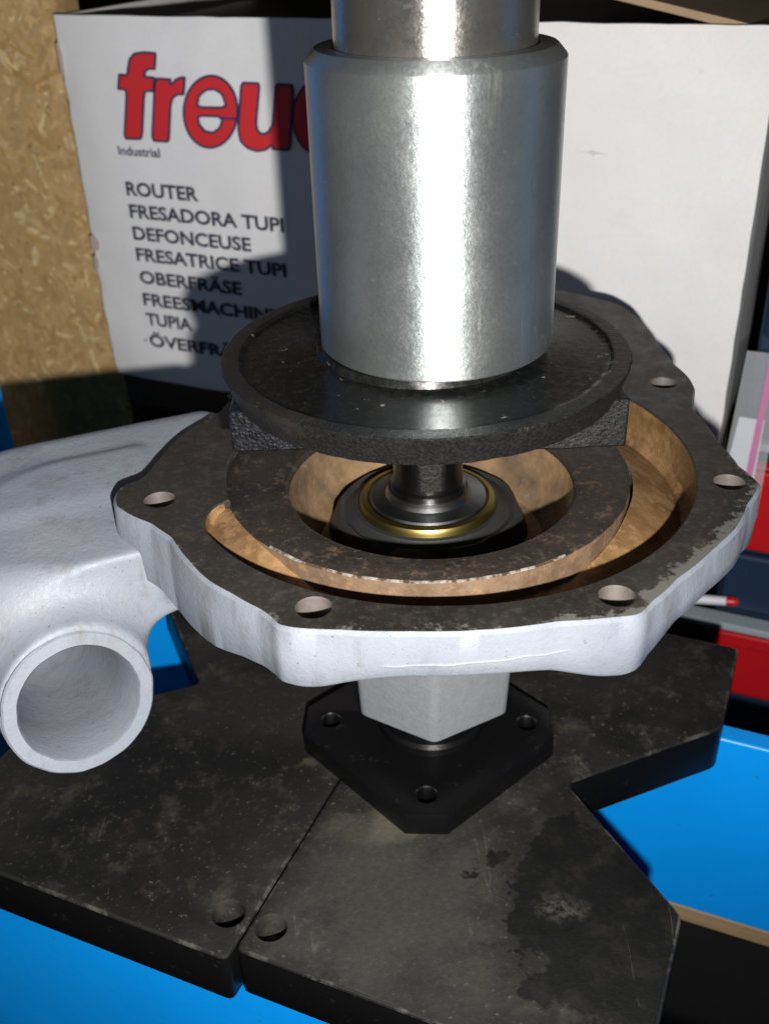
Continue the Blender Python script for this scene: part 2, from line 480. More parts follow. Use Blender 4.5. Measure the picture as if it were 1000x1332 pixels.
plate("press_plate", [(-22.0, -102), (95.5, -102), (95.5, -43), (50.7, -3.5), (95.5, 43), (95.5, 92), (-22.0, 92)],
      "black steel press plate on the right with dark oil stain and V notch", [(-51.6, -77.4, 4.2, -122)])

# ------------------------------------------------------------------ square hub flange under the pump
hub = empty("square_flange", (-1, -1, -113))
tag(hub, "black square flange with chamfered corners and bolt holes standing on the press plates", "flange")
poly = []
for k in range(4):
    a = radians(-94 + 90 * k)
    d = Vector((cos(a), sin(a))); t = Vector((-sin(a), cos(a)))
    for s in (-1, 1):
        p = d * 43.6 + t * 7.0 * s
        poly.append((p.x - 1, p.y - 1))
o = mesh_obj("flange_plate", *prism(poly, -112.9, -104), BLACK, hub)
cuts = []
for k in range(4):
    a = radians(-94 + 90 * k)
    v2, f2 = lathe([(0.0001, -112.0), (3.3, -112.0), (3.3, -104.9), (4.1, -103.5), (0.0001, -103.5)], 24, (-1 + 34.6 * cos(a), -1 + 34.6 * sin(a)))
    cuts.append(mesh_obj("cutter", v2, f2, STEEL))
# cutters were made in world space: move them into the same space as the plate
b = o.modifiers.new("bevel", 'BEVEL'); b.width = 0.7 * S; b.segments = 2; b.limit_method = 'ANGLE'; b.angle_limit = radians(30)
bpy.context.view_layer.update()
boolean_cut(o, cuts)
o.data.polygons.foreach_set("use_smooth", [True] * len(o.data.polygons)); o.data.set_sharp_from_angle(angle=radians(30))
mesh_obj("boss", *lathe([(0.0001, -103.9), (18.6, -103.9), (18.4, -101.2), (17.2, -100.0), (16.8, -89.3), (0.0001, -89.3)], 72, (0, 0)), BLACK, hub)

# ------------------------------------------------------------------ pump housing
pump = empty("water_pump_housing", (0, 0, -89.2))
tag(pump, "white painted water pump housing with scalloped bolt flange, rusty channel and open pipe", "pump housing")

trace = [(149,641),(147,650),(149,660),(171,673),(194,682),(220,700),(243,732),(270,758),(302,776),(336,794),(352,806),(359,815),(380,819),(442,822),(535,824),(628,822),(727,811),(814,804),(828,803),(838,799),(851,785),(864,775),(885,754),(928,718),(962,686),(974,658),(988,638),(990,629),(978,617),(962,605),(933,571),(904,533),(902,518),(904,504),(897,490),(875,470),(856,446),(832,413),(803,394),(770,386),(288,532),(262,548),(237,564),(211,590),(195,609),(182,623),(154,633)]
def px_on_z(px, py, z):                  # reading of the photograph's outline on the flange plane (mm)
    d = R_right * ((px - 500) / 1352.0) + R_up * (-(py - 666) / 1352.0) + R_fwd
    t = (z - CAM.z) / d.z
    return CAM + d * t
OUT = []
for p in trace:
    q = px_on_z(p[0], p[1], 0.0); OUT.append((atan2(q.y, q.x), hypot(q.x, q.y)))
# the part behind the impeller continues as the same scalloped circle
HC = (4.4, 9.0); HR = 88.0
for deg, rr in ((69, 158), (76, 140), (82, 120), (88, 102), (97, 92), (108, 90), (118, 93), (125, 100), (131, 100), (137, 95), (142, 86)):
    x = HC[0] + rr * 0.985 * cos(radians(deg)); y = HC[1] + rr * 0.985 * sin(radians(deg))
    OUT.append((atan2(y, x), hypot(x, y)))
OUT.sort()
TH = np.array([a for a, r in OUT]); RR = np.array([r for a, r in OUT])
THp = np.concatenate([TH - 2 * pi, TH, TH + 2 * pi]); RRp = np.concatenate([RR, RR, RR])
NT = 480
tt = np.linspace(-pi, pi, NT, endpoint=False)
ro = np.interp(tt, THp, RRp)
ker = np.array([0, 1, 2, 1, 0.0]); ker /= ker.sum()
ro = np.convolve(np.concatenate([ro[-2:], ro, ro[:2]]), ker, 'valid')
ears = [(-166.6), (-114.0), (-62.0), (-15.0), 29.0, 82, 128]
def ear(a):
    return max(math.exp(-((math.degrees((a - radians(e) + pi) % (2 * pi) - pi)) / 9.0) ** 2) for e in ears)
def rg(a):                               # outer radius of the volute channel
    d = math.degrees(a)
    if -161.5 <= d <= 150:
        base = np.interp(d, [-162, -150, -90, -60, -15, 5, 30, 80, 150], [71.4, 72.4, 73.6, 76.0, 78.2, 79.0, 79.8, 82, 86])
        tip = min(1.0, max(0.0, (d + 161.5) / 13.0)); tip = sqrt(1 - (1 - tip) ** 2)
        end = min(1.0, max(0.0, (150 - d) / 8.0))
        return 61.4 + (base - 61.4) * tip * end
    return 61.4
def depth(a):
    d = math.degrees(a)
    if -161.5 <= d <= 150:
        tip = min(1.0, max(0.0, (d + 161.5) / 30.0)) ** 0.7
        end = min(1.0, max(0.0, (150 - d) / 10.0))
        return 2.4 + (np.interp(d, [-160, -90, -20, 150], [8.0, 11.0, 14.0, 15]) - 2.4) * tip * end
    return 2.4
V, F, MI, EDGE = [], [], [], []
prof_n = None
for i, a in enumerate(tt):
    R0 = ro[i]; e = ear(a); bt_z = -14.2 - 4.6 * e - float(np.interp(math.degrees(a), [-168, -160, -152, -135, -124, -116], [0, 6, 12.5, 8.5, 4.0, 0])); g = rg(a); dp = depth(a)
    jag = 0.5 * mnoise.noise(Vector((cos(a) * 9, sin(a) * 9, 3.1)))
    R1 = R0 - 0.9 + jag * 0.5
    wdt = g - 60.8
    fi = float(np.interp(math.degrees(a), [-162, -150, -135, -122, -55, -25, 150], [0.25, 0.25, 0.45, 0.9, 0.85, 0.28, 0.28])); dp0 = max(dp * fi, 2.3)
    ring = [(60.8, -30.0), (R0 - 16, -30.0 + 8), (R0 - 9.0, bt_z), (R0 - 1.6, bt_z + 0.1), (R0 - 0.1, bt_z + 1.8), (R0 + 0.4, -8), (R0, -0.9), (R1, 0.0),
            (R1 - 3.2, 0.0), (R1 - 6.4, 0.0), (max(g + 1.6, R1 - 12), 0.0), (g + 0.5, 0.0), (g, -0.5),
            (g - wdt * 0.01, -dp * 0.5), (g - wdt * 0.04, -dp * 0.86), (g - wdt * 0.16, -dp), (g - wdt * 0.5, -(dp * 0.6 + dp0 * 0.4)), (60.8, -dp0)]
    prof_n = len(ring)
    edges = [0, 0, 0, 0, 0, 0, 0, 1.0, 0.55, 0.18, 0, 0, 0, 0, 0, 0, 0, 0]
    # paint flakes lie mostly along the front and the right
    fw = 0.38 + 0.60 * math.exp(-((math.degrees(a) + 45) / 34.0) ** 2)
    for (r, z), ed in zip(ring, edges):
        V.append((r * cos(a), r * sin(a), z)); EDGE.append(ed * fw)
mi_ring = [0, 0, 0, 0, 0, 0, 0, 1, 1, 1, 1, 1, 2, 2, 2, 2, 2, 0]
for i in range(NT):
    j = (i + 1) % NT
    for q in range(prof_n):
        q2 = (q + 1) % prof_n
        F.append((i * prof_n + q, j * prof_n + q, j * prof_n + q2, i * prof_n + q2)); MI.append(1 if mi_ring[q] == 2 and rg(tt[i]) < 61.45 else mi_ring[q])
fl = mesh_obj("bolt_flange", V, F, [PAINT, FACE, RUSTF, HOLE], pump, smooth=40, midx=MI)
at = fl.data.attributes.new("edge", 'FLOAT', 'POINT'); at.data.foreach_set("value", EDGE)
cuts = []
for (px, py) in ((208, 650), (408, 790), (802, 775), (948, 627), (862, 498)):
    q = px_on_z(px, py, 0)
    cuts.append(mesh_obj("cutter", *lathe([(0.0001, -24), (4.3, -24), (4.3, -0.7), (4.9, 0.8), (0.0001, 0.8)], 28, (q.x, q.y)), HOLE))
bpy.context.view_layer.update()
boolean_cut(fl, cuts)
fl.data.polygons.foreach_set("use_smooth", [True] * len(fl.data.polygons)); fl.data.set_sharp_from_angle(angle=radians(40))

seam = []
for d in np.linspace(-101, -70, 22):
    a = radians(d); r_ = float(np.interp(a, tt, ro)) + 0.25
    seam.append((r_ * cos(a), r_ * sin(a), -8.6 + 0.9 * mnoise.noise(Vector((d * 0.25, 1.0, 0))) + 0.05 * (d + 85)))
mesh_obj("casting_seam", *tube(seam, [0.05] + [0.5] * 20 + [0.05], 8), PAINT, fl)

def wobble(a, r, z):
    return 0.25 * mnoise.noise(Vector((cos(a) * 14, sin(a) * 14, z * 0.3))) if 50 < r else 0.15 * mnoise.noise(Vector((cos(a) * 6, sin(a) * 6, z * 0.3)))
RC = (-1.0, -0.5)
pr = [(42.5, -24), (42.3, -2.9), (42.9, -2.2), (60.0, -2.0), (60.7, -2.4), (60.8, -5.5), (61.4, -24)]
V, F = lathe(pr, 220, RC, closed=True, wob=wobble)
OCX, OCY, OR = 0.0, -7.2, 42.4            # the shaft opening sits a little to the front
for i in range(220):
    a = 2 * pi * i / 220
    for q in range(3):
        zz = V[i * 7 + q][2]; rr = OR + (0.7 if q == 2 else 0)
        V[i * 7 + q] = (OCX + rr * cos(a), OCY + rr * sin(a), zz)
mi = [(0, 0, 0, (1 if 135 < i < 186 else 0), 2, 2, 0)[q] for i in range(220) for q in range(7)]
mesh_obj("inner_ring", V, F, [RUSTD, WORN, RUSTW], pump, smooth=40, midx=mi)
mesh_obj("cavity", *lathe([(42.35, -24.5), (42.35, -4.2), (42.3, -10), (40, -17.0), (35, -21.5), (0.0001, -22.5), (0.0001, -24.5)], 120, (0, -7.2), wob=lambda a, r, z: (1.3 * mnoise.noise(Vector((cos(a) * 2.4, sin(a) * 2.4, z * 0.12))) - 1.2 if 20 < r < 43 and -22 < z < -8 else 0)), TAN, pump)
seal = mesh_obj("shaft_seal", *lathe([(31.5, -22.4), (29.6, -19.0), (28.2, -15.6), (26.8, -14.6), (25.6, -15.4), (23.6, -14.8), (22.8, -13.9), (21.4, -13.8), (21.0, -15.5), (0.0001, -15.5)], 120, (-0.6, -0.5), wob=lambda a, r, z: (1.2 * mnoise.noise(Vector((cos(a) * 3, sin(a) * 3, z))) if r > 25 else 0)), RUBBER, pump)
mesh_obj("brass_ring", *lathe([(21.2, -17), (21.2, -12.6), (20.6, -11.6), (19.0, -11.2), (18.3, -12), (18.3, -17)], 120, (-0.6, -0.5), closed=True), BRASS, seal)
mesh_obj("steel_collar", *lathe([(18.2, -16), (18.2, -11.6), (17.7, -11.0), (13.2, -10.4), (12.4, -9.4), (12.2, -8.2), (0.0001, -8.2)], 120, (-0.4, -0.3)), plain("bright_steel_collar", (0.3, 0.3, 0.3), 0.3, 0.2, 200, 1.0, 0.1), seal, smooth=15)
sh = mesh_obj("shaft", *lathe([(11.6, -8.4), (11.6, -6.4), (10.6, -5.8), (10.5, 24), (0.0001, 24)], 64, (-0.4, -0.3)), STEEL, pump, smooth=20)
mesh_obj("key", *prism([(-4.6, -10.2), (-3.6, -11.6), (3.4, -11.6), (4.4, -10.2), (4.4, -8), (-4.6, -8)], -4.4, 16.3), CAST, sh, bevel=0.5)

# bowl and neck below the flange
mesh_obj("bowl", *lathe([(0.0001, -25), (62.2, -25), (61, -29), (55, -34), (42, -44), (25, -52), (0.0001, -52)], 96, (0, 0)), PAINT, pump)
def neck_ring(h, z):
    P = []
    C6 = [Vector((h * cos(radians(-92 + 60 * k)), h * sin(radians(-92 + 60 * k)))) for k in range(6)]
    for k in range(6):
        a, b_, c = C6[k - 1], C6[k], C6[(k + 1) % 6]
        d0, d1 = (a - b_).normalized(), (c - b_).normalized()
        for t in (0, 0.25, 0.5, 0.75, 1):
            p = b_ + d0 * 2.2 * (1 - t) ** 2 + d1 * 2.2 * t ** 2
            P.append((p.x + 0.6, p.y, z))
    return P
rings = [neck_ring(30.8, -45), neck_ring(28.2, -88.4), neck_ring(27.6, -89.2)]
V = sum(rings, []); n = len(rings[0]); F = [tuple(range(n)), tuple(range(2 * n, 3 * n))]
for q in range(2):
    F += [(q * n + i, q * n + (i + 1) % n, (q + 1) * n + (i + 1) % n, (q + 1) * n + i) for i in range(n)]
mesh_obj("bearing_neck", V, F, ALU, pump, smooth=22)

# cast body with its open pipe: a smooth-blended solid, meshed with surface nets
def surface_nets(f, x, y, z):
    s = f < 0
    nx, ny, nz = f.shape
    cnt = np.zeros((nx - 1, ny - 1, nz - 1)); acc = np.zeros((nx - 1, ny - 1, nz - 1, 3))
    g = np.stack(np.meshgrid(np.arange(nx - 1), np.arange(ny - 1), np.arange(nz - 1), indexing='ij'), -1).astype(float)
    def sub(a, o): return a[o[0]:o[0] + nx - 1, o[1]:o[1] + ny - 1, o[2]:o[2] + nz - 1]
    cs = [(i, j, k) for i in (0, 1) for j in (0, 1) for k in (0, 1)]
    for c in cs:
        for ax in range(3):
            if c[ax] == 0:
                d = list(c); d[ax] = 1
                fa, fb = sub(f, c), sub(f, d)
                hit = (fa < 0) != (fb < 0)
                t = np.where(hit, fa / np.where(hit, fa - fb, 1), 0)
                p = np.array(c, float)[None, None, None, :] + np.zeros(fa.shape + (3,))
                p[..., ax] += t
                acc += np.where(hit[..., None], p, 0); cnt += hit
    act = cnt > 0
    idx = -np.ones(act.shape, int); idx[act] = np.arange(act.sum())
    P = g[act] + acc[act] / cnt[act][:, None]
    P = np.stack([x[0] + P[:, 0] * (x[1] - x[0]), y[0] + P[:, 1] * (y[1] - y[0]), z[0] + P[:, 2] * (z[1] - z[0])], -1)
    Q = []
    for ax in range(3):
        o1, o2 = [b for b in range(3) if b != ax]
        sa = np.moveaxis(s, ax, 0)
        ch = sa[:-1] != sa[1:]
        ii = np.argwhere(ch)
        sgn = sa[:-1][ch]
        full = np.zeros((len(ii), 3), int)
        full[:, ax] = ii[:, 0]; full[:, o1] = ii[:, 1]; full[:, o2] = ii[:, 2]
        ok = (full[:, o1] > 0) & (full[:, o2] > 0) & (full[:, o1] < s.shape[o1] - 1) & (full[:, o2] < s.shape[o2] - 1)
        full, sgn = full[ok], sgn[ok]
        q = []
        for d1, d2 in ((0, 0), (1, 0), (1, 1), (0, 1)):
            c = full.copy(); c[:, o1] -= d1; c[:, o2] -= d2
            q.append(idx[c[:, 0], c[:, 1], c[:, 2]])
        Q.append(np.stack(q, -1))
    Q = np.concatenate(Q)
    Q = Q[(Q >= 0).all(1)]
    return P.tolist(), [tuple(q) for q in Q.tolist()]

st = 1.0
gx = np.arange(-236, -48, st); gy = np.arange(-84, 90, st); gz = np.arange(-72, 0, st)
X, Y, Z = np.meshgrid(gx, gy, gz, indexing='ij')
def smin(a, b, k):
    h = np.clip(0.5 + 0.5 * (b - a) / k, 0, 1)
    return b * (1 - h) + a * h - k * h * (1 - h)
ca, sa_ = cos(radians(22)), sin(radians(22))
A_ = X * ca + Y * sa_; B_ = -X * sa_ + Y * ca
def rbox(a, b, c, ha, hb, hc, r):
    qa, qb, qc = np.abs(a) - (ha - r), np.abs(b) - (hb - r), np.abs(c) - (hc - r)
    return np.sqrt(np.maximum(qa, 0) ** 2 + np.maximum(qb, 0) ** 2 + np.maximum(qc, 0) ** 2) + np.minimum(np.maximum(qa, np.maximum(qb, qc)), 0) - r
sag = 0.0011 * np.maximum(0, -100 - A_) ** 2 * 0.4
Ztop = Z + sag - 8.0 * np.clip((B_ - 8) / 66, -0.3, 1.05) + 2.0 * np.exp(-((A_ + 134) / 12) ** 2 - ((B_ - 62) / 26) ** 2)
body = rbox(A_ + 141, B_ - 54, Ztop + 28.5, 99, 27, 18, 12)
rv = 1.4 + 13.0 * np.clip((-104 - A_) / 34, 0, 1) ** 1.2
front = rbox(A_ + 157.5, B_ - 31, Ztop + 22.2 + 0.3 * (rv - 1.4), 80, 26, 11.8 + 0.3 * (rv - 1.4), rv)
body = smin(body, front, 5)
OP = np.array((-101.5, -53.4, -45.0)); nn = np.array((0.50, -0.84, 0.21)); nn /= np.linalg.norm(nn)
dx, dy, dz = X - OP[0], Y - OP[1], Z - OP[2]
t_ = dx * nn[0] + dy * nn[1] + dz * nn[2]
rad = np.sqrt(np.maximum(dx * dx + dy * dy + dz * dz - t_ * t_, 0))
qa, qb = rad - 21.75 - 0.13 * np.maximum(0, -t_ - 10), np.abs(t_ + 41.5) - 39.6
pipe = np.minimum(np.maximum(qa, qb), 0) + np.sqrt(np.maximum(qa, 0) ** 2 + np.maximum(qb, 0) ** 2)
body = smin(body, pipe, 20)
rr_ = np.sqrt((X - 0) ** 2 + (Y - 0) ** 2)
skirt = rbox(rr_ - 79.0, 0 * X, Z + 15.5, 3.4, 50, 11.0, 1.5)
skirt = np.maximum(skirt, np.abs(Y - 2) - 48)
body = smin(body, skirt, 6)
bore = np.maximum(rad - 19.2, np.abs(t_ + 30) - 46)
body = np.maximum(body, -bore)
body = np.maximum(body, -np.maximum(rr_ - 80.0, -15.0 - Z))            # nothing inside the flange's own channel
lump = 0.05 * np.sin(X * 0.31 + 1.3 * np.sin(Y * 0.23)) * np.sin(Y * 0.27 + Z * 0.2)
V, F = surface_nets(body + lump, gx, gy, gz)
vb = mesh_obj("outlet_body", V, F, PAINT, pump, smooth=60)
# the machined pipe end and its bore
nv_ = Vector(nn.tolist()); ax1 = nv_.orthogonal().normalized(); ax2 = nv_.cross(ax1)
pv, pf = lathe([(0.0001, -76), (11, -73), (15.6, -62), (16.6, -48), (16.9, -22), (17.0, -0.8), (17.5, 0.0), (20.9, 0.0), (21.45, -0.6), (21.4, -4.0), (19.0, -5.0), (18.6, -60), (14, -76), (0.0001, -78)], 72,
    wob=lambda a, r, z: (0.35 * mnoise.noise(Vector((cos(a) * 4, sin(a) * 4, z * 0.16))) if r > 5 else 0))
pv = [tuple(Vector(OP.tolist()) + ax1 * x + ax2 * y + nv_ * z) for x, y, z in pv]
mesh_obj("outlet_pipe", pv, pf, PAINT, pump, smooth=40)
sm = vb.modifiers.new("smooth", 'SMOOTH'); sm.factor = 0.5; sm.iterations = 1

# ------------------------------------------------------------------ impeller
imp = empty("pump_impeller", (-1, 0, 15))
tag(imp, "black cast iron impeller disc pressed between the steel ram and the housing", "impeller")
IC = (-1.0, 0.0)
def rough_rim(a, r, z):
    if r < 52: return 0
    n1 = mnoise.noise(Vector((cos(a) * 22, sin(a) * 22, z * 0.5)))
    return 0.22 * n1 - (0.9 * max(0, mnoise.noise(Vector((cos(a) * 9, sin(a) * 9, z * 0.3 + 4))) - 0.35) if r > 54 else 0)
V, F = lathe([(0.0001, 28.4), (54.4, 28.2), (55.1, 28.7), (56.5, 32.6), (57.7, 36.2), (57.85, 36.7), (57.4, 37.05), (53.4, 37.15), (52.8, 37.0), (52.0, 36.4), (50.6, 36.2), (31.0, 37.8), (30.4, 39.9), (0.0001, 40.0)], 320, IC, wob=rough_rim)
mi = [(0, 0, 0, 0, 0, 0, 0, 0, 1, 1, 1, 1, 1)[q] for i in range(320) for q in range(13)] + [0] * (len(F) - 320 * 13)
mesh_obj("disc", V, F, [CAST, DISH], imp, smooth=28, midx=mi)
mesh_obj("hub", *lathe([(0.0001, 15.4), (11.4, 16.4), (12.6, 18), (13.4, 23), (16, 28.7), (0.0001, 28.7)], 48, IC), CAST, imp)
def vane(sx, sy, mat):
    cl = [(54.6, 16.8, 10.6), (46, 17.6, 9.8), (38, 17.8, 9.4), (27, 17.2, 9.0), (18, 12.5, 8.0), (10, 8, 7)]
    top, bot = 29.0, (16.6 if sx < 0 else 14.4)
    V = []
    for (x, y, th) in cl:
        for yy in (y + th / 2, y - th / 2):
            for zz in (bot + 0.5 * mnoise.noise(Vector((x * 0.3, yy, sx * 5))), top):
                V.append((IC[0] + sx * x, IC[1] + sy * yy, zz))
    F = [(0, 1, 3, 2)]
    for i in range(len(cl) - 1):
        a, b = i * 4, i * 4 + 4
        F += [(a, b, b + 1, a + 1), (a + 2, a + 3, b + 3, b + 2), (a, a + 2, b + 2, b), (a + 1, b + 1, b + 3, a + 3)]
    e = (len(cl) - 1) * 4; F.append((e, e + 2, e + 3, e + 1))
    return mesh_obj("vane", V, F, mat, imp, bevel=0.7)
vane(-1, -1, GLIT); vane(1, -1, CAST); vane(-1, 1, CAST); vane(1, 1, CAST)

# ------------------------------------------------------------------ press ram
RX = (2.2, 0.0)
ram = empty("press_ram", (2.2, 0, 40.1))
tag(ram, "shiny zinc plated steel press ram bearing down on the black impeller", "press ram")
mesh_obj("sleeve", *lathe([(0.0001, 40.1), (31.9, 40.1), (32.5, 40.7), (32.5, 113.7), (32.2, 114.2), (30.3, 116.3), (29.9, 116.6), (25.6, 116.6), (25.4, 115.2), (0.0001, 115.2)], 160, RX), ZINC, ram, smooth=18)
mesh_obj("rod", *lathe([(0.0001, 115.3), (25.0, 115.3), (25.1, 116.2), (25.1, 330), (0.0001, 330)], 160, RX), ROD, ram)

# ------------------------------------------------------------------ cardboard box
bx = empty("cardboard_box", W(-104, 290, -93.5))
tag(bx, "white cardboard router box with red logo and product names in many languages", "box")
B0, B1, BF, BB, BZ0, BZ1 = -276.0, 68.5, 200.0, 420.0, -93.4, 100.0
def soft_panel(name, corner, du, dv, nu, nv, mat, bulge, thick, seed):
    # a board with slight bulge and waves, real thickness
    c = Vector(corner); du = Vector(du); dv = Vector(dv); nrm = du.cross(dv).normalized()
    V, F = [], []
    for layer in (0, 1):
        for j in range(nv + 1):
            for i in range(nu + 1):
                a, b_ = i / nu, j / nv
                h = bulge * sin(pi * a) ** 0.7 * sin(pi * b_) ** 0.7 if 0 < a < 1 and 0 < b_ < 1 else 0
                h += 0.5 * mnoise.noise(Vector((a * 5, b_ * 4, seed)))
                if i in (0, nu) or j in (0, nv):
                    h -= 0.9 + 0.5 * mnoise.noise(Vector((a * 30, b_ * 22, seed + 7)))
                cr = max(0.0, 1 - hypot(a * nu / 40 * 12, b_ * nv / 24 * 8)) if seed == 1.0 else 0.0
                h -= 2.2 * cr
                ja = 0.0 if 0 < i < nu else (1.1 if i == 0 else 0.35) * mnoise.noise(Vector((b_ * 16, seed, 2.2)))
                jb = 0.0 if 0 < j < nv else 0.5 * mnoise.noise(Vector((a * 22, seed, 5.2)))
                p = c + du * (a + ja / du.length) + dv * (b_ + jb / dv.length) + nrm * (h - layer * thick)
                V.append(tuple(p))
    m_ = (nu + 1) * (nv + 1)
    def id_(i, j, l): return l * m_ + j * (nu + 1) + i
    for j in range(nv):
        for i in range(nu):
            F.append((id_(i, j, 0), id_(i + 1, j, 0), id_(i + 1, j + 1, 0), id_(i, j + 1, 0)))
            F.append((id_(i, j, 1), id_(i, j + 1, 1), id_(i + 1, j + 1, 1), id_(i + 1, j, 1)))
    for i in range(nu):
        F.append((id_(i, 0, 0), id_(i, 0, 1), id_(i + 1, 0, 1), id_(i + 1, 0, 0)))
        F.append((id_(i, nv, 0), id_(i + 1, nv, 0), id_(i + 1, nv, 1), id_(i, nv, 1)))
    for j in range(nv):
        F.append((id_(0, j, 0), id_(0, j + 1, 0), id_(0, j + 1, 1), id_(0, j, 1)))
        F.append((id_(nu, j, 0), id_(nu, j, 1), id_(nu, j + 1, 1), id_(nu, j + 1, 0)))
    return mesh_obj(name, V, F, mat, bx, smooth=50)
def vec(u, v, z): return Vector(W(u, v, z))
fp = soft_panel("front_panel", vec(B0, BF, BZ0), vec(B1 - B0, 0, 0), vec(0, 0, BZ1 - BZ0), 40, 24, CARD, 0.0, 3.0, 1.0)
soft_panel("side_panel", vec(B0 + 0.2, BB, BZ0), vec(0, BF + 3.4 - BB, 0), vec(0, 0, BZ1 - BZ0), 16, 16, CARD, 0.6, 3.0, 2.0)
soft_panel("side_panel", vec(B1 - 0.2, BF + 3.4, BZ0), vec(0, BB - BF - 3.4, 0), vec(0, 0, BZ1 - BZ0 - 3), 16, 16, CARD, 0.8, 3.0, 3.0)
soft_panel("back_panel", vec(B1 - 4, BB, BZ0), vec(B0 - B1 + 8, 0, 0), vec(0, 0, BZ1 - BZ0 - 60), 16, 12, KRAFT, 0.5, 3.0, 4.0)
mesh_obj("dark_infill", *box_uv(B0 + 8, B1 - 8, BF + 8, BB - 8, BZ0 + 3.2, BZ1 - 9), RUBBER, bx, bevel=3)  # added dark block, stands in for the shade inside the open box
mesh_obj("bottom_panel", *box_uv(B0 + 4, B1 - 4, BF + 4, BB - 4, BZ0 + 0.1, BZ0 + 3), KRAFT, bx)
def board(name, pts, thick, mat, parent):
    P = [Vector(p) for p in pts]; nrm = (P[1] - P[0]).cross(P[2] - P[0]).normalized()
    if nrm.z < 0: nrm = -nrm
    n = len(P); V = [tuple(p) for p in P] + [tuple(p - nrm * thick) for p in P]
    F = [tuple(range(n)), tuple(range(2 * n - 1, n - 1, -1))] + [(i, (i + 1) % n, n + (i + 1) % n, n + i) for i in range(n)]
    return mesh_obj(name, V, F, mat, parent)
board("flap", [W(B1 - 1, BF + 6, BZ1 - 2.5), W(B1 - 1, BB - 20, BZ1 - 2.5), W(-32, BB - 40, BZ1 + 18), W(-32, BF + 10, BZ1 + 18)], 3.0, KRAFT, bx)
#board("flap", [W(B1 + 3, BB - 4, BZ1), W(B0 + 10, BB - 4, BZ1), W(B0 + 30, BB - 62, BZ1 - 66), W(B1 - 20, BB - 62, BZ1 - 66)], 3.0, KRAFT, bx)
# crushed corner: torn strip of brown liner on the left edge
for (z0, z1, wd) in ((-19, -9.5, 5.0), (-30, -21, 2.6), (72, 88, 2.0)):
    tear = [W(B0 - 0.25, BF - 0.9, z0), W(B0 + wd * 0.8, BF - 0.9, z0 + 1), W(B0 + wd, BF - 0.9, z0 + (z1 - z0) * 0.6), W(B0 + wd * 0.5, BF - 0.9, z1), W(B0 - 0.25, BF - 0.9, z1 - 1)]
    V = list(tear) + [(p[0] - VX * -0.7, p[1] - VY * -0.7, p[2]) for p in tear]
    n = len(tear); F = [tuple(range(n)), tuple(range(2 * n - 1, n - 1, -1))] + [(i, (i + 1) % n, n + (i + 1) % n, n + i) for i in range(n)]
    mesh_obj("torn_liner", V, F, plain("torn_liner_%d" % z0, (0.52, 0.42, 0.38), 0.8), fp)

# printing on the front: (u, z) in mm on the box face
INK_V = BF - 0.85
def flat(name, loops, v, mat, parent):
    V, F = [], []
    pts = [[Vector((p[0], p[1], 0)) for p in lp] for lp in loops]
    tri = tessellate_polygon(pts)
    for lp in loops: V += [W(p[0], v, p[1]) for p in lp]
    return mesh_obj(name, V, [tuple(t) for t in tri], mat, parent, smooth=None)
def onv_px(px, py, v):
    d = R_right * ((px - 500) / 1352.0) + R_up * (-(py - 666) / 1352.0) + R_fwd
    nv = Vector((VX, VY, 0)); t = (v - CAM.dot(nv)) / d.dot(nv)
    P = CAM + d * t
    return (P.x * UX + P.y * UY, P.z)
def logo_pt(x, y):                      # reading of the logo's outline on the box face
    return onv_px(100 + x / 3.125, 40 + y / 3.125, BF)
def chaikin(P, it=2, keep=()):
    for _ in range(it):
        Q = []
        n = len(P)
        for i in range(n):
            a, b_ = P[i], P[(i + 1) % n]
            Q.append((a[0] * 0.9 + b_[0] * 0.1, a[1] * 0.9 + b_[1] * 0.1)); Q.append((a[0] * 0.1 + b_[0] * 0.9, a[1] * 0.1 + b_[1] * 0.9))
        P = Q
    return P
def offset(P, d):                       # d > 0 grows a loop
    n = len(P); ar = sum(P[i][0] * P[(i + 1) % n][1] - P[(i + 1) % n][0] * P[i][1] for i in range(n))
    s = 1 if ar > 0 else -1; Q = []
    for i in range(n):
        a, b_, c = Vector(P[i - 1]), Vector(P[i]), Vector(P[(i + 1) % n])
        n0 = Vector(((b_ - a).y, -(b_ - a).x)).normalized(); n1 = Vector(((c - b_).y, -(c - b_).x)).normalized()
        m_ = n0 + n1; m_ = m_ / max(0.35, m_.dot(n0) if m_.length else 1)
        Q.append((b_.x + m_.x * d * s, b_.y + m_.y * d * s))
    return Q
def ell(cx, cy, rx, ry, n=44, tilt=0.0):
    return [(cx + rx * cos(t) * cos(tilt) - ry * sin(t) * sin(tilt), cy + rx * cos(t) * sin(tilt) + ry * sin(t) * cos(tilt)) for t in [2 * pi * i / n for i in range(n)]]
LET = [
 [[(193,442),(203,243),(168,240),(172,172),(206,175),(208,150),(215,112),(236,88),(275,82),(330,86),(326,160),(300,158),(288,165),(284,182),(325,186),(322,250),(283,248),(274,444)]],
 [[(305,450),(318,188),(390,192),(388,212),(402,195),(425,185),(448,184),(443,262),(415,262),(398,275),(390,300),(383,455)]],
 [ell(548, 328, 114, 151, 48, 0.04), [(503,300),(510,268),(533,249),(560,246),(586,262),(600,302)], [(506,354),(586,357),(577,388),(555,404),(530,398),(511,376)]],
 [[(668,205),(752,208),(737,375),(742,402),(758,415),(778,408),(795,380),(808,212),(888,215),(872,488),(795,484),(796,470),(770,488),(735,493),(695,480),(665,450),(655,400)]],
 [ell(975, 350, 98, 150, 44), ell(985, 350, 34, 74, 30)],
 [[(1030,100),(1110,104),(1094,500),(1016,496)]],
]
logo = empty("logo", (0, 0, 0)); COL.objects.unlink(logo); bpy.data.objects.remove(logo)
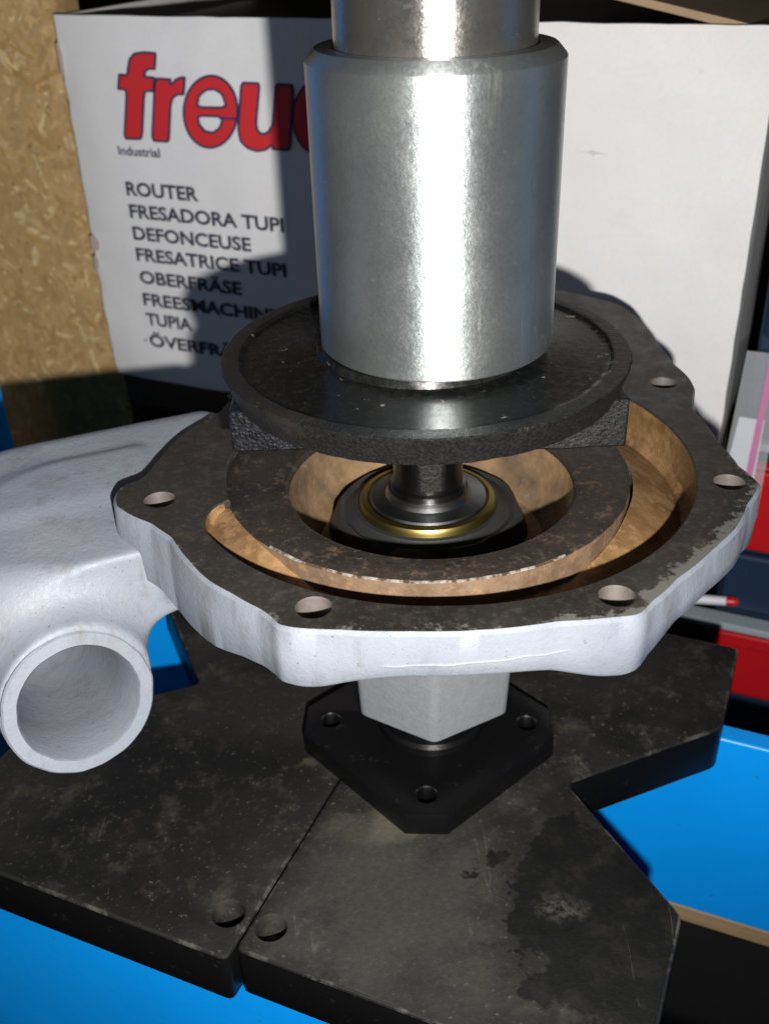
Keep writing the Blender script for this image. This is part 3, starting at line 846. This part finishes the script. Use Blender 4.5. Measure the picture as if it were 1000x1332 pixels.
for lp in LET:
    loops = [chaikin(l, 2) if len(l) < 30 else l for l in lp]
    loops = [l if k == 0 else offset(l, 5.0) for k, l in enumerate(loops)]
    navy = [[logo_pt(*p) for p in l] for l in loops]
    red = [[logo_pt(*p) for p in offset(l, -10.0 if k == 0 else 10.0)] for k, l in enumerate(loops)]
    a = flat("logo_letter", navy, INK_V, NAVYINK, fp)
    flat("letter_fill", red, INK_V - 0.12, REDINK, a)
flat("logo_letter", [[logo_pt(*p) for p in ((582, 348), (664, 352), (664, 362), (582, 358))]], INK_V - 0.25, NAVYINK, fp)

def text(name, body, u, z, width, cap, mat, bold=0.0):
    cu = bpy.data.curves.new(name, 'FONT'); cu.body = body; cu.size = 1.0; cu.offset = bold; cu.resolution_u = 3
    to = bpy.data.objects.new(name, cu); COL.objects.link(to)
    dg = bpy.context.evaluated_depsgraph_get()
    me = bpy.data.meshes.new_from_object(to.evaluated_get(dg), depsgraph=dg)
    bpy.data.objects.remove(to)
    xs = [v.co.x for v in me.vertices]; x0, x1 = min(xs), max(xs)
    V = [W(u + (v.co.x - x0) / (x1 - x0) * width, INK_V, z + v.co.y * cap / 0.73) for v in me.vertices]
    F = [tuple(p.vertices) for p in me.polygons]
    return mesh_obj(name, V, F, mat, fp, smooth=None)
text("lettering", "Industrial", -248.3, 34.6, 25.6, 4.6, NAVYINK, 0.02)
for s_, z_, wd in (("ROUTER", 14.0, 44.3), ("FRESADORA TUPI", 2.2, 92.8), ("DEFONCEUSE", -9.6, 72.8), ("FRESATRICE TUPI", -21.2, 92.0),
                   ("OBERFRÄSE", -33.9, 64.5), ("FREESMACHINE", -46.6, 86.0), ("TUPIA", -58.2, 30.2), ("ÖVERFRÄS", -71.0, 61.0)):
    text("lettering", s_, -247.0, z_, wd, 7.2, GREYINK, 0.03)
flat("scuff_mark", [[(-9, 50.2), (-3, 49.6), (-1.5, 50.6), (0.5, 50.2), (6, 49.0), (1, 48.9), (-0.5, 47.9), (-2, 49.0)]], INK_V, plain("scuff", (0.66, 0.62, 0.58), 0.8), fp)
flat("printed_dot", [ell(-249.6, -68.0, 0.7, 0.7, 12)], INK_V, GREYINK, fp)

# ------------------------------------------------------------------ OSB board on the left
osb = empty("osb_board", W(-400, 220, -740))
tag(osb, "tan oriented strand board panel behind the left end of the white box", "board")
mesh_obj("core", *box_uv(-620, -279.5, 214.5, 226, -738, 330), plain("osb_core", (0.36, 0.24, 0.10), 0.7), osb)
random.seed(5)
V, F, TINT = [], [], []
for i in range(7000):
    u = random.uniform(-470, -281); z = random.uniform(-190, 150)
    L = random.uniform(6, 20); wd = random.uniform(2.0, 6.2); an = random.choice((0, 0.5, -0.6, 1.2, 1.6, -1.1)) + random.gauss(0, 0.5)
    vv = 214.5 - random.uniform(0.05, 0.55)
    ca_, sn_ = cos(an), sin(an); base = len(V); k = 6
    shp = [(-L / 2, -wd * random.uniform(.2, .5)), (0, -wd * random.uniform(.4, .55)), (L / 2, -wd * random.uniform(.1, .5)), (L / 2 * random.uniform(.9, 1.1), wd * random.uniform(.1, .5)), (0, wd * random.uniform(.35, .55)), (-L / 2 * random.uniform(.9, 1.1), wd * random.uniform(.1, .5))]
    tilt = random.gauss(0, 0.012)
    ok = all(-620 < u + x * ca_ - y * sn_ < -279.6 for x, y in shp)
    if not ok: continue
    for x, y in shp:
        V.append(W(u + x * ca_ - y * sn_, vv + x * tilt * 0.4, z + x * sn_ + y * ca_))
    F.append(tuple(range(base, base + 6)))
    t = random.random(); b_ = random.uniform(0.86, 1.1)
    col = (0.58 - 0.10 * t, 0.395 - 0.09 * t, 0.185 - 0.05 * t)
    if random.random() < 0.10: col = (0.48, 0.29, 0.10)
    if random.random() < 0.10: col = (0.70, 0.53, 0.27)
    b_ *= 1.35
    TINT += [(col[0] * b_, col[1] * b_, col[2] * b_, 1.0)] * 6
so = mesh_obj("strands", V, F, OSB, osb, smooth=None)
so["kind"] = "stuff"
ca2 = so.data.color_attributes.new("tint", 'FLOAT_COLOR', 'POINT')
ca2.data.foreach_set("color", [c for t in TINT for c in t])

# ------------------------------------------------------------------ storage on the right
cab = empty("storage_bins", W(140, 240, -240))
tag(cab, "stack of navy storage bins with red fronts standing right of the white box", "storage bins")
mesh_obj("carcass", *box_uv(78, 330, 214, 400, -300, 40), NAVY, cab, bevel=1.5)
def bin_front(z0, z1, u0, mat):
    o = mesh_obj("bin_front", *box_uv(u0, 328, 205, 213.6, z0, z1), mat, cab, bevel=2.5, segs=3)
    mesh_obj("rim", *box_uv(u0 + 0.5, 327.5, 200.5, 204.9, z1 - 9, z1 - 1), mat, o, bevel=1.2, segs=3)
bin_front(-229, -185, 78.8, RED)
bin_front(-138, -90, 79, RED)
mesh_obj("bin_front", *box_uv(80, 328, 207, 213.6, -176, -142), NAVY, cab, bevel=2)
mesh_obj("ledge", *box_uv(54, 328, 196, 206.8, -181.5, -177.5), PALE, cab, bevel=0.7)
mesh_obj("bin_front", *box_uv(80, 328, 207, 213.6, -86, -40), NAVY, cab, bevel=2)
mesh_obj("ledge", *box_uv(82, 328, 201, 206.8, -80.5, -76.5), PALE, cab, bevel=0.7)
mesh_obj("bin_front", *box_uv(80, 328, 207, 213.6, -28, 30), NAVY, cab, bevel=2)
mesh_obj("foot", *box_uv(84, 320, 220, 390, -738, -300.2), DARK, cab)

sl = empty("plastic_sleeve", W(80, 190, -110))
tag(sl, "clear plastic sleeve with white label and pink stripe hanging beside the box", "plastic sleeve")
def quad_uv(name, pts, v, mat, parent, thick=0.3):
    V = [W(u, v, z) for u, z in pts] + [W(u, v + thick, z) for u, z in pts]
    n = len(pts); F = [tuple(range(n)), tuple(range(2 * n - 1, n - 1, -1))] + [(i, (i + 1) % n, n + (i + 1) % n, n + i) for i in range(n)]
    return mesh_obj(name, V, F, mat, parent, smooth=None)
quad_uv("film", [(72.0, -110), (91, -110), (91.5, -28), (75.0, -28)], 191.0, CLEAR, sl)
quad_uv("label", [(72.6, -108), (86.8, -108), (87.2, -60), (76.2, -60)], 191.6, WHITEP, sl)
quad_uv("stripe", [(82.6, -108), (85.6, -108), (87.6, -30), (84.8, -30)], 190.4, PINK, sl)

pen = empty("marker_pen", W(72, 200, -177))
tag(pen, "white marker with a red tip lying on the pale ledge below the flange", "marker")
mesh_obj("barrel", *tube([W(36, 199, -173), W(52, 199, -172), W(66, 199, -169), W(69, 199, -168), W(84, 199, -165.6)], [4.6, 4.8, 4.4, 2.5, 2.3]), WHITEP, pen)
mesh_obj("tip", *tube([W(84.1, 199, -165.6), W(88, 199, -165.0), W(90, 199, -164.7)], [2.5, 2.4, 1.4]), RED, pen)
